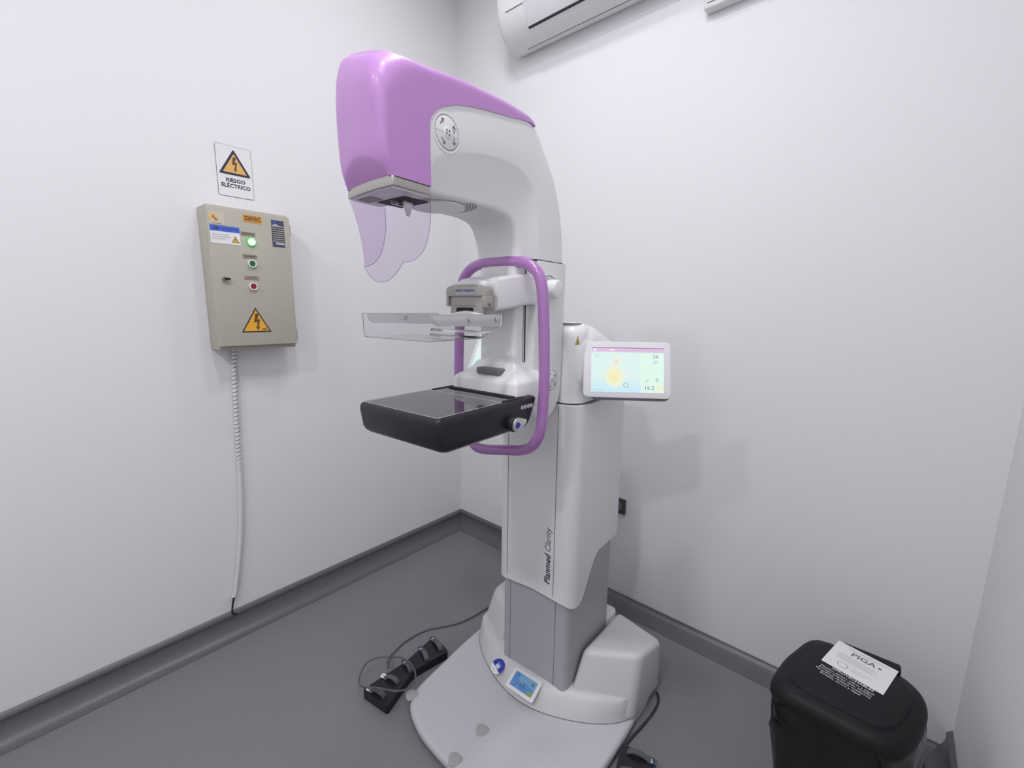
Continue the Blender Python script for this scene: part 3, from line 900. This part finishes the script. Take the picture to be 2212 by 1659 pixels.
CABLE = mat('grey_cable', (.10, .10, .11), .45)
pts = [(-1.075, -.735, .02), (-1.06, -.715, .035), (-1.035, -.69, .02), (-1.017, -.675, .008), (-.93, -.654, .005), (-.823, -.668, .005), (-.712, -.735, .005), (-.619, -.762, .005), (-.50, -.775, .005), (-.40, -.83, .005), (-.33, -.93, .006)]
lp_ = [(-1.090, -.760, .040), (-1.067, -.723, .055), (-1.124, -.678, .05), (-1.182, -.705, .045), (-1.212, -.758, .045), (-1.184, -.83, .062), (-1.14, -.903, .064), (-1.088, -.918, .06), (-1.044, -.882, .06), (-1.026, -.812, .06), (-1.042, -.75, .055), (-1.070, -.728, .045), (-1.080, -.740, .03)]
b = MB(CABLE)
b.tube(catmull(lp_ + pts[1:], 6), .0034, n=8)
tag(b.build('pedal_cable'), 'thin grey cable looped over the left foot pedal and running behind the machine', 'cable')
b = MB(mat('black_cable', (.03, .03, .035), .5))
b.tube(catmull([(-.425, -1.618, .005), (-.445, -1.634, .005), (-.48, -1.643, .005), (-.54, -1.643, .005), (-.61, -1.636, .005), (-.67, -1.628, .005), (-.71, -1.627, .005), (-.74, -1.636, .005)], 6), .0045, n=8)
tag(b.build('pedal_cable'), 'black cable lying along the right side of the machine base', 'cable')

# ------------------------------------------------------------------ electrical box on the left wall
bx = empty('electrical_box', (0, 0, 0))
tag(bx, 'beige-grey metal electrical box with green and red buttons under the warning sign', 'electrical box')
b = MB(BOXM); b.box((-1.400, -.112, 1.318), (-1.098, -.001, 1.884), bev=.004); b.build('box_body', bx)
b = MB(BOXM); b.box((-1.404, -.136, 1.335), (-1.100, -.1205, 1.874), bev=.003)
b.box((-1.396, -.1207, 1.343), (-1.107, -.111, 1.865), SEAM)
dr = b.build('door', bx)
for z in (1.822, 1.372):
    b = MB(BOXM); b.tube([(-1.098, -.125, z-.024), (-1.098, -.125, z+.024)], .006, n=10); b.build('hinge', bx)
DF = LWALL @ T(0, 0, .1365)
# pilot lamp, buttons
def knob(x, z, name, cm, r, emit=False):
    M = DF @ T(x, z)
    b = MB(METAL if not emit else cm)
    if emit:
        b.cyl(.0165, 0, .006, mat('lamp_bezel_halo', (.03, .30, .05), .3, emit=(.01, .42, .04), estr=1), M); b.cyl(.0125, .006, .018, cm, M, bev=.006)  # bezel made to glow green, standing in for the lamp's halo
    else:
        b.ring(.0115, .0155, 0, .010, PAPER, M); b.cyl(.0118, .0, .007, cm, M, bev=.002)
    return b.build(name, dr)
knob(-1.257, 1.755, 'pilot_lamp', mat('green_lamp', (.1, .8, .2), .3, emit=(.45, 1.0, .50), estr=5), .02, True)
knob(-1.261, 1.669, 'push_button', mat('green_button', (.02, .14, .04), .4), .02)
knob(-1.264, 1.578, 'push_button', mat('red_button', (.30, .012, .03), .4), .02)
b = MB(METAL); M = DF @ T(-1.365, 1.602)
b.cyl(.0105, 0, .006, METAL, M); b.cyl(.008, .006, .012, GREYP, M)
b.box((-.002, -.004, .012), (.017, .004, .017), BLACK, M=M)
b.build('lock', dr)
for z, dk in ((1.785, BROWN), (1.697, BROWN), (1.612, NAVY)):
    M = DF @ T(-1.266, z)
    b = MB(mat('name_plate', (.25, .215, .175), .5)); b.prism(rrect(.052, .015, .001), 0, .001, M=M)
    if z < 1.65: b.flat(rrect(.046, .010, .001), .0012, mat('name_plate_pale', (.33, .27, .27), .5), M)
    b.text({1.785: 'ENCENDIDO', 1.697: 'ENCENDER', 1.612: 'APAGADO'}[z], .0075, 0, 0, .0014, BROWN, M, bold=.0002)
    b.build('name_plate', dr)
# stickers on the door
M = DF @ T(-1.245, 1.846)
b = MB(ORG); b.prism(rrect(.072, .030, .001), 0, .0006, YEL2, M=M); b.flat(rrect(.066, .024, .001), .0008, BROWN, M); b.flat(rrect(.064, .022, .001), .0009, ORG, M)
b.text('220VAC', .0215, 0, 0, .0011, BROWN, M, bold=.0009, sx=.80); b.build('voltage_sticker', dr)
M = DF @ T(-1.347, 1.771)
b = MB(PAPER); b.prism(rrect(.102, .068, .0005), 0, .0006, M=M)
b.flat([(-.051, .012), (.051, .012), (.051, .034), (-.051, .034)], .0008, BLUE, M)
b.text('ADVERTENCIA', .0105, .018, .023, .001, NAVY, M, bold=.0002, sx=.8); b.flat([(-.044, .018), (-.036, .028), (-.022, .028), (-.018, .018)], .001, NAVY, M)
for k, t_ in enumerate(('ESTE EQUIPAMIENTO DEL SISTEMA', 'DEBE SER MANIPULADO UNICAMENTE', 'POR PERSONAL CALIFICADO')):
    b.text(t_, .0058, -.045, .000-.0085*k, .0008, INKG, M, align='LEFT', sx=.62)
tri = [(.020, -.026), (.048, -.026), (.034, 0)]
b.flat(tri, .0009, INK, M); b.flat([(.0225, -.0245), (.0455, -.0245), (.034, -.003)], .0011, YEL, M); b.flat([(.033, -.010), (.036, -.010), (.033, -.016), (.037, -.016), (.034, -.023), (.035, -.017), (.031, -.017)], .0012, INK, M)
b.build('warning_label', dr)
M = DF @ T(-1.371, 1.830)
b = MB(mat('cream_sticker', (.58, .55, .47), .5)); b.prism(rrect(.050, .046, .001), 0, .0006, M=M)
b.flat([(-.020+.016*cos(a)+.008, .004+.014*sin(a)) for a in [2*pi*k/20 for k in range(20)]], .0008, mat('gold_ink', (.70, .52, .22), .5), M)
b.flat([(-.012, .014), (-.006, .002), (.006, -.004), (.000, -.006), (-.004, -.012), (-.008, -.004), (-.018, .002)], .001, mat('rust_ink', (.45, .16, .05), .5), M)
b.flat([(-.018, -.0195), (.014, -.0195), (.014, -.0175), (-.018, -.0175)], .0008, BROWN, M)
b.build('company_sticker', dr)
M = DF @ T(-1.149, 1.801)
b = MB(NAVY); b.prism(rrect(.050, .108, .001), 0, .0006, M=M)
for k in range(8): b.flat([(-.022, .0275-.0085*k), (.023, .0275-.0085*k), (.023, .0300-.0085*k), (-.022, .0300-.0085*k)], .0008, mat('grey_strip', (.45, .44, .42), .5), M)
b.flat([(-.024, -.034), (.024, -.034), (.024, .027), (-.024, .027)], .0007, mat('dark_strip', (.07, .065, .07), .5), M)
b.flat([(-.022, .034), (-.006, .040), (.0, .034), (.022, .030), (-.022, .030)], .0009, mat('grey_strip', (.45, .44, .42), .5), M)
b.flat([(-.018, .042), (-.010, .042), (-.010, .050), (-.018, .050)], .0009, BLUE, M)
b.flat([(-.012, -.044), (.023, -.044), (.023, -.036), (-.012, -.036)], .0009, mat('pale_strip', (.50, .48, .50), .5), M)
b.build('data_sticker', dr)
def bolt(mb, cx, cy, s, M, z, m):
    p = [(-.10, 1.0), (.30, 1.0), (.10, .30), (.42, .34), (.20, -.55), (.36, -.52), (.10, -1.0), (-.12, -.50), (.04, -.55), (.10, .02), (-.28, -.05)]
    mb.flat([(cx+x*s, cy+y*s) for x, y in p], z, m, M)
M = DF @ T(0, 0)
tr_ = [(-1.320, 1.390), (-1.206, 1.390), (-1.262, 1.492)]
b = MB(YEL)
b.prism(tr_, 0, .0006, INK, M=M)
cxm, cym = sum(p[0] for p in tr_)/3, sum(p[1] for p in tr_)/3
b.flat([(cxm+(x-cxm)*.86, cym+(y-cym)*.86) for x, y in tr_], .0009, YEL, M)
bolt(b, -1.262, 1.432, .035, M, .0012, BROWN)
b.text('RISK', .010, -1.232, 1.402, .0012, BROWN, M, bold=.0004, sx=.9)
b.build('hazard_sticker', dr)

# ------------------------------------------------------------------ warning sign
M = LWALL @ T(-1.250, 2.048)
b = MB(PAPER)
b.prism(rrect(.133, .200, .007), .0005, .0020, INKG, M=M)
b.flat(rrect(.1305, .1975, .006), .0023, PAPER, M)
tr_ = [(-.060, -.014), (.060, -.014), (0, .088)]
b.flat(round_poly(tr_, .008, 4), .0026, BROWN if False else INK, M)
b.flat([(x*.74, .0207+(y-.0207)*.74) for x, y in tr_], .0029, YEL2, M)
bolt(b, -.001, .028, .029, M, .0032, BROWN)
b.text('RIESGO', .0215, 0, -.036, .0026, INK, M, bold=.0007, sx=1.0)
b.text('ELÉCTRICO', .0215, 0, -.058, .0026, INK, M, bold=.0007, sx=.98)
tag(b.build('warning_sign'), 'white rectangular sign with a lightning triangle reading RIESGO ELECTRICO above the box', 'sign')

# ------------------------------------------------------------------ spiral-wrapped cable
cp = catmull([(-1.318, -.030, 1.325), (-1.322, -.016, 1.28), (-1.326, -.012, 1.22), (-1.334, -.012, 1.01), (-1.341, -.012, .80), (-1.349, -.012, .63), (-1.362, -.012, .475), (-1.380, -.012, .345), (-1.402, -.012, .22), (-1.414, -.012, .172)], 24)
t = empty('wrapped_cable', (0, 0, 0))
tag(t, 'white spiral-wrapped cable hanging from the electrical box to the skirting', 'cable')
b = MB(BLACK); b.tube(cp[::4]+[cp[-1]], .0070, n=8)
b.tube(catmull([(-1.414, -.012, .175), (-1.420, -.012, .15), (-1.426, -.014, .115), (-1.424, -.02, .098), (-1.412, -.02, .092)], 5), .0038, n=8); b.build('wire', t)
b = MB(mat('white_wrap', (.72, .72, .74), .5))
# arc-length helix ribbon
L = [0]
for a, c in zip(cp[:-1], cp[1:]): L.append(L[-1]+(c-a).length)
def at(s):
    s = max(0, min(L[-1]-1e-6, s)); lo = 0; hi = len(L)-1
    while hi-lo > 1:
        md = (lo+hi)//2
        if L[md] <= s: lo = md
        else: hi = md
    q = (s-L[lo])/max(1e-9, L[hi]-L[lo]); return cp[lo].lerp(cp[hi], q)
pitch = .0180; NS = 20; turns = int(L[-1]/pitch); va = []; fa = []
for i in range(turns*NS+1):
    s0 = i/NS*pitch; th = 2*pi*i/NS
    frac = s0/L[-1]; wd = pitch*(.86 if frac < .40 else .86+.13*min(1, (frac-.40)/.08))
    for q in (0, 1):
        s1 = s0 + q*wd; c = at(s1); tt = (at(s1+.004)-at(s1-.004)).normalized()
        ax = Vector((1, 0, 0)); ax = (ax-tt*ax.dot(tt)).normalized(); ay = tt.cross(ax)
        va.append(c + (ax*cos(th)+ay*sin(th))*.0098)
for i in range(turns*NS): fa.append((2*i, 2*i+1, 2*i+3, 2*i+2))
b.add(va, fa); b.build('spiral_wrap', t, recalc=False, angle=80)

# ------------------------------------------------------------------ wall outlet
t = empty('wall_socket', (0, 0, 0))
tag(t, 'small dark square wall socket beside the machine column', 'wall socket')
b = MB(mat('bronze_plate', (.075, .07, .055), .4, metal=.3))
M = RWALL @ T(1.198, .518)
b.prism(rrect(.080, .080, .004), .0005, .010, bev=.002, M=M); b.build('socket_plate', t)
b = MB(DARK); b.cyl(.026, .0, .012, DARK, M); b.cyl(.0255, .006, .0125, GREYP, M, n=24); b.build('socket_insert', t)
b = MB(BLACK); b.tube(catmull([M @ Vector(p) for p in ((-.004, .002, .012), (-.004, 0, .035), (-.010, -.015, .05), (-.03, -.06, .045), (-.05, -.16, .03))], 5), .009, n=10); b.build('plug', t)

# ------------------------------------------------------------------ air conditioner
t = empty('air_conditioner', (0, 0, 0))
tag(t, 'white wall-mounted split air conditioner at the top, above the machine', 'air conditioner')
prof = [(0, 2.805), (-.03, 2.790), (-.07, 2.785), (-.110, 2.797), (-.145, 2.822), (-.172, 2.856), (-.192, 2.900), (-.200, 2.95), (-.200, 3.05), (-.185, 3.085), (-.14, 3.10), (0, 3.10)]
pp = [(p.x, p.y) for p in catmull([(*p, 0) for p in prof], 4)]
b = MB(mat('ac_white', (.74, .74, .75), .35))
cx_, cz_ = -.07, 2.95
rings = []
for y, s in ((-.492, .72), (-.495, .84), (-.502, .93), (-.516, .98), (-.540, 1.0), (-1.36, 1.0), (-1.395, .96), (-1.405, .84)):
    rings.append([(min(0, cx_*0+(x)*(.55+.45*s)) if x < 0 else 0, y, cz_+(z-cz_)*(.6+.4*s)) for x, z in pp])
b.loft(rings); b.build('ac_body', t, angle=40)
b = MB(DARK)
b.box((-.150, -1.30, 2.818), (-.140, -.668, 2.8235)); b.build('outlet_slot', t)
b = MB(mat('ac_flap', (.70, .70, .72), .3))
fl_ = [(-.1485, 2.8240), (-.1755, 2.860), (-.1950, 2.903)]
rings = [[(x-.002, y, z) for x, z in fl_] for y in (-1.30, -.668)]
b.loft(rings, None, (False, False), closed=False); b.build('air_flap', t)
b = MB(SEAM); b.box((-.1955, -1.36, 2.9035), (-.1925, -.56, 2.9060)); b.box((-.068, -1.36, 2.7842), (-.064, -.60, 2.7855)); b.build('panel_seam', t)

# second unit on the right wall (thin housing, cut by the frame)
t = MB(mat('ac_white', (.74, .74, .75), .35))
t.box((-.045, -2.30, 2.640), (-.0005, -1.452, 2.98), bev=.008)
t.box((-.0465, -2.28, 2.658), (-.044, -1.465, 2.6605), SEAM)
tag(t.build('cable_trunking'), 'shallow white wall box at the top edge right of the air conditioner', 'wall box')

# ------------------------------------------------------------------ waste bin
t = empty('waste_bin', (-.46, -2.18, 0))
tag(t, 'black lidded waste bin with a white paper label in the right corner', 'waste bin')
def W(x, y, z): return (x+.46, y+2.18, z)
lid = [(-.300, -2.085), (-.412, -2.035), (-.507, -2.014), (-.590, -2.010), (-.622, -2.045), (-.630, -2.10), (-.633, -2.160), (-.633, -2.255), (-.602, -2.300), (-.532, -2.330), (-.443, -2.350), (-.384, -2.352), (-.345, -2.338), (-.311, -2.300), (-.296, -2.22)]
lid = [(x+.46, y+2.18) for x, y in lid]
lidr = [(p.x, p.y) for p in catmull([(*p, 0) for p in lid], 4, closed=True)]
cxl = (sum(p[0] for p in lidr)/len(lidr), sum(p[1] for p in lidr)/len(lidr))
def sc(k, z, kx=None): return [(cxl[0]+(x-cxl[0])*k, cxl[1]+(y-cxl[1])*(kx or k), z) for x, y in lidr]
b = MB(mat('bin_plastic', (.013, .013, .015), .5, .2))
b.loft([sc(.99, .395), sc(1.01, .398), sc(1.01, .412), sc(.995, .422), sc(.955, .434), sc(.90, .440), sc(.80, .444), sc(.785, .447), sc(.77, .4535), sc(.74, .456)])
b.box((.135, -.115, .425), (.172, .030, .452), bev=.006)
ld = b.build('lid', t, angle=35)
# paper label
def quad(mb, pts, z, m): mb.add([(*p, z) for p in pts], [(0, 1, 2, 3)], m, smooth=False)
pa = [(-.302+.46, -2.145+2.18), (-.336+.46, -2.289+2.18), (-.472+.46, -2.254+2.18), (-.436+.46, -2.109+2.18)]
e1 = (Vector(pa[1])-Vector(pa[0])); e2 = (Vector(pa[0])-Vector(pa[3]))
xd = e1.normalized(); yd = Vector((-xd.y, xd.x)); yd = -yd if yd.dot(e2) < 0 else yd
cc = sum((Vector(p) for p in pa), Vector((0, 0)))/4
Mp = Matrix(((xd.x, yd.x, 0, cc.x), (xd.y, yd.y, 0, cc.y), (0, 0, 1, .4568), (0, 0, 0, 1)))
if Mp.to_3x3().determinant() < 0: print('label frame flipped')
b = MB(PAPER); b.prism(rrect(.150, .140, .001), 0, .0006, M=Mp)
b.text('PIGA', .028, .0, .034, .0008, INKG, Mp, bold=.0006)
b.flat([(.040+.005*cos(k), .034+.005*sin(k)) for k in (0, 1, 2, 3, 4, 5)], .0009, mat('leaf_green', (.12, .22, .08), .5), Mp)
for k in range(6):
    b.flat([(-.058+.004*(k % 2), .012-.0055*k), (.030+.008*(k % 3), .012-.0055*k), (.030+.008*(k % 3), .0135-.0055*k), (-.058+.004*(k % 2), .0135-.0055*k)], .0008, mat('print_grey', (.42, .42, .43), .6), Mp)
b.flat([(-.05, .058), (.055, .058), (.055, .0595), (-.05, .0595)], .0008, mat('print_grey', (.42, .42, .43), .6), Mp)
b.flat([(-.04, .053), (.045, .053), (.045, .0545), (-.04, .0545)], .0008, mat('print_grey', (.42, .42, .43), .6), Mp)
b.ring(.0115, .0128, .0006, .0009, INKG, Mp @ T(-.030, -.040))
for k in range(3): b.flat([(-.008, -.034-.007*k), (.040-.008*k, -.034-.007*k), (.040-.008*k, -.0325-.007*k), (-.008, -.0325-.007*k)], .0008, mat('print_grey', (.42, .42, .43), .6), Mp)
b.build('paper_label', ld)
b = MB(mat('white_print', (.62, .62, .68), .5))
Mt = Mp @ T(-.004, -.092)
b.text('APROVECHABLES', .0135, .010, .015, .0003, None, Mt, bold=.0004, sx=.95)
for k, t_ in enumerate(('Plastico, carton, vidrio y papel', 'Envases limpios, latas, botellas', 'Periodicos, revistas, cuadernos', 'Botellas, tarros y tapas')):
    b.text(t_, .0115, .0-.002*k, .0015-.0108*k, .0003, None, Mt, sx=.92, bold=.0001)
b.build('lid_print', ld)
# bag over the rim and body
b = MB(mat('bag_film', (.008, .008, .009), .14, .5, bump=1.0, bscale=7))
rings = []
nn = len(lidr)
def rag(k, z, amp, ph):
    out = []
    for j, (x, y) in enumerate(lidr):
        q = k + amp*(sin(j*.9+ph)+.6*sin(j*2.3+ph*1.7)+.4*sin(j*.37+ph*3))
        out.append((cxl[0]+(x-cxl[0])*q, cxl[1]+(y-cxl[1])*q-max(0, .40-z)*.10, z + amp*.3*sin(j*1.3+ph)))
    return out
b.loft([rag(.93, .412, .0, 0), rag(.985, .405, .002, 0), rag(.995, .385, .006, 1), rag(1.0, .355, .012, 1.5), rag(.99, .32, .022, 2.2), rag(1.0, .29, .016, 3), rag(.995, .26, .020, 4), rag(.985, .20, .014, 5), rag(.97, .10, .010, 6), rag(.96, .002, .006, 7)])
b.build('bin_bag', t, angle=70)
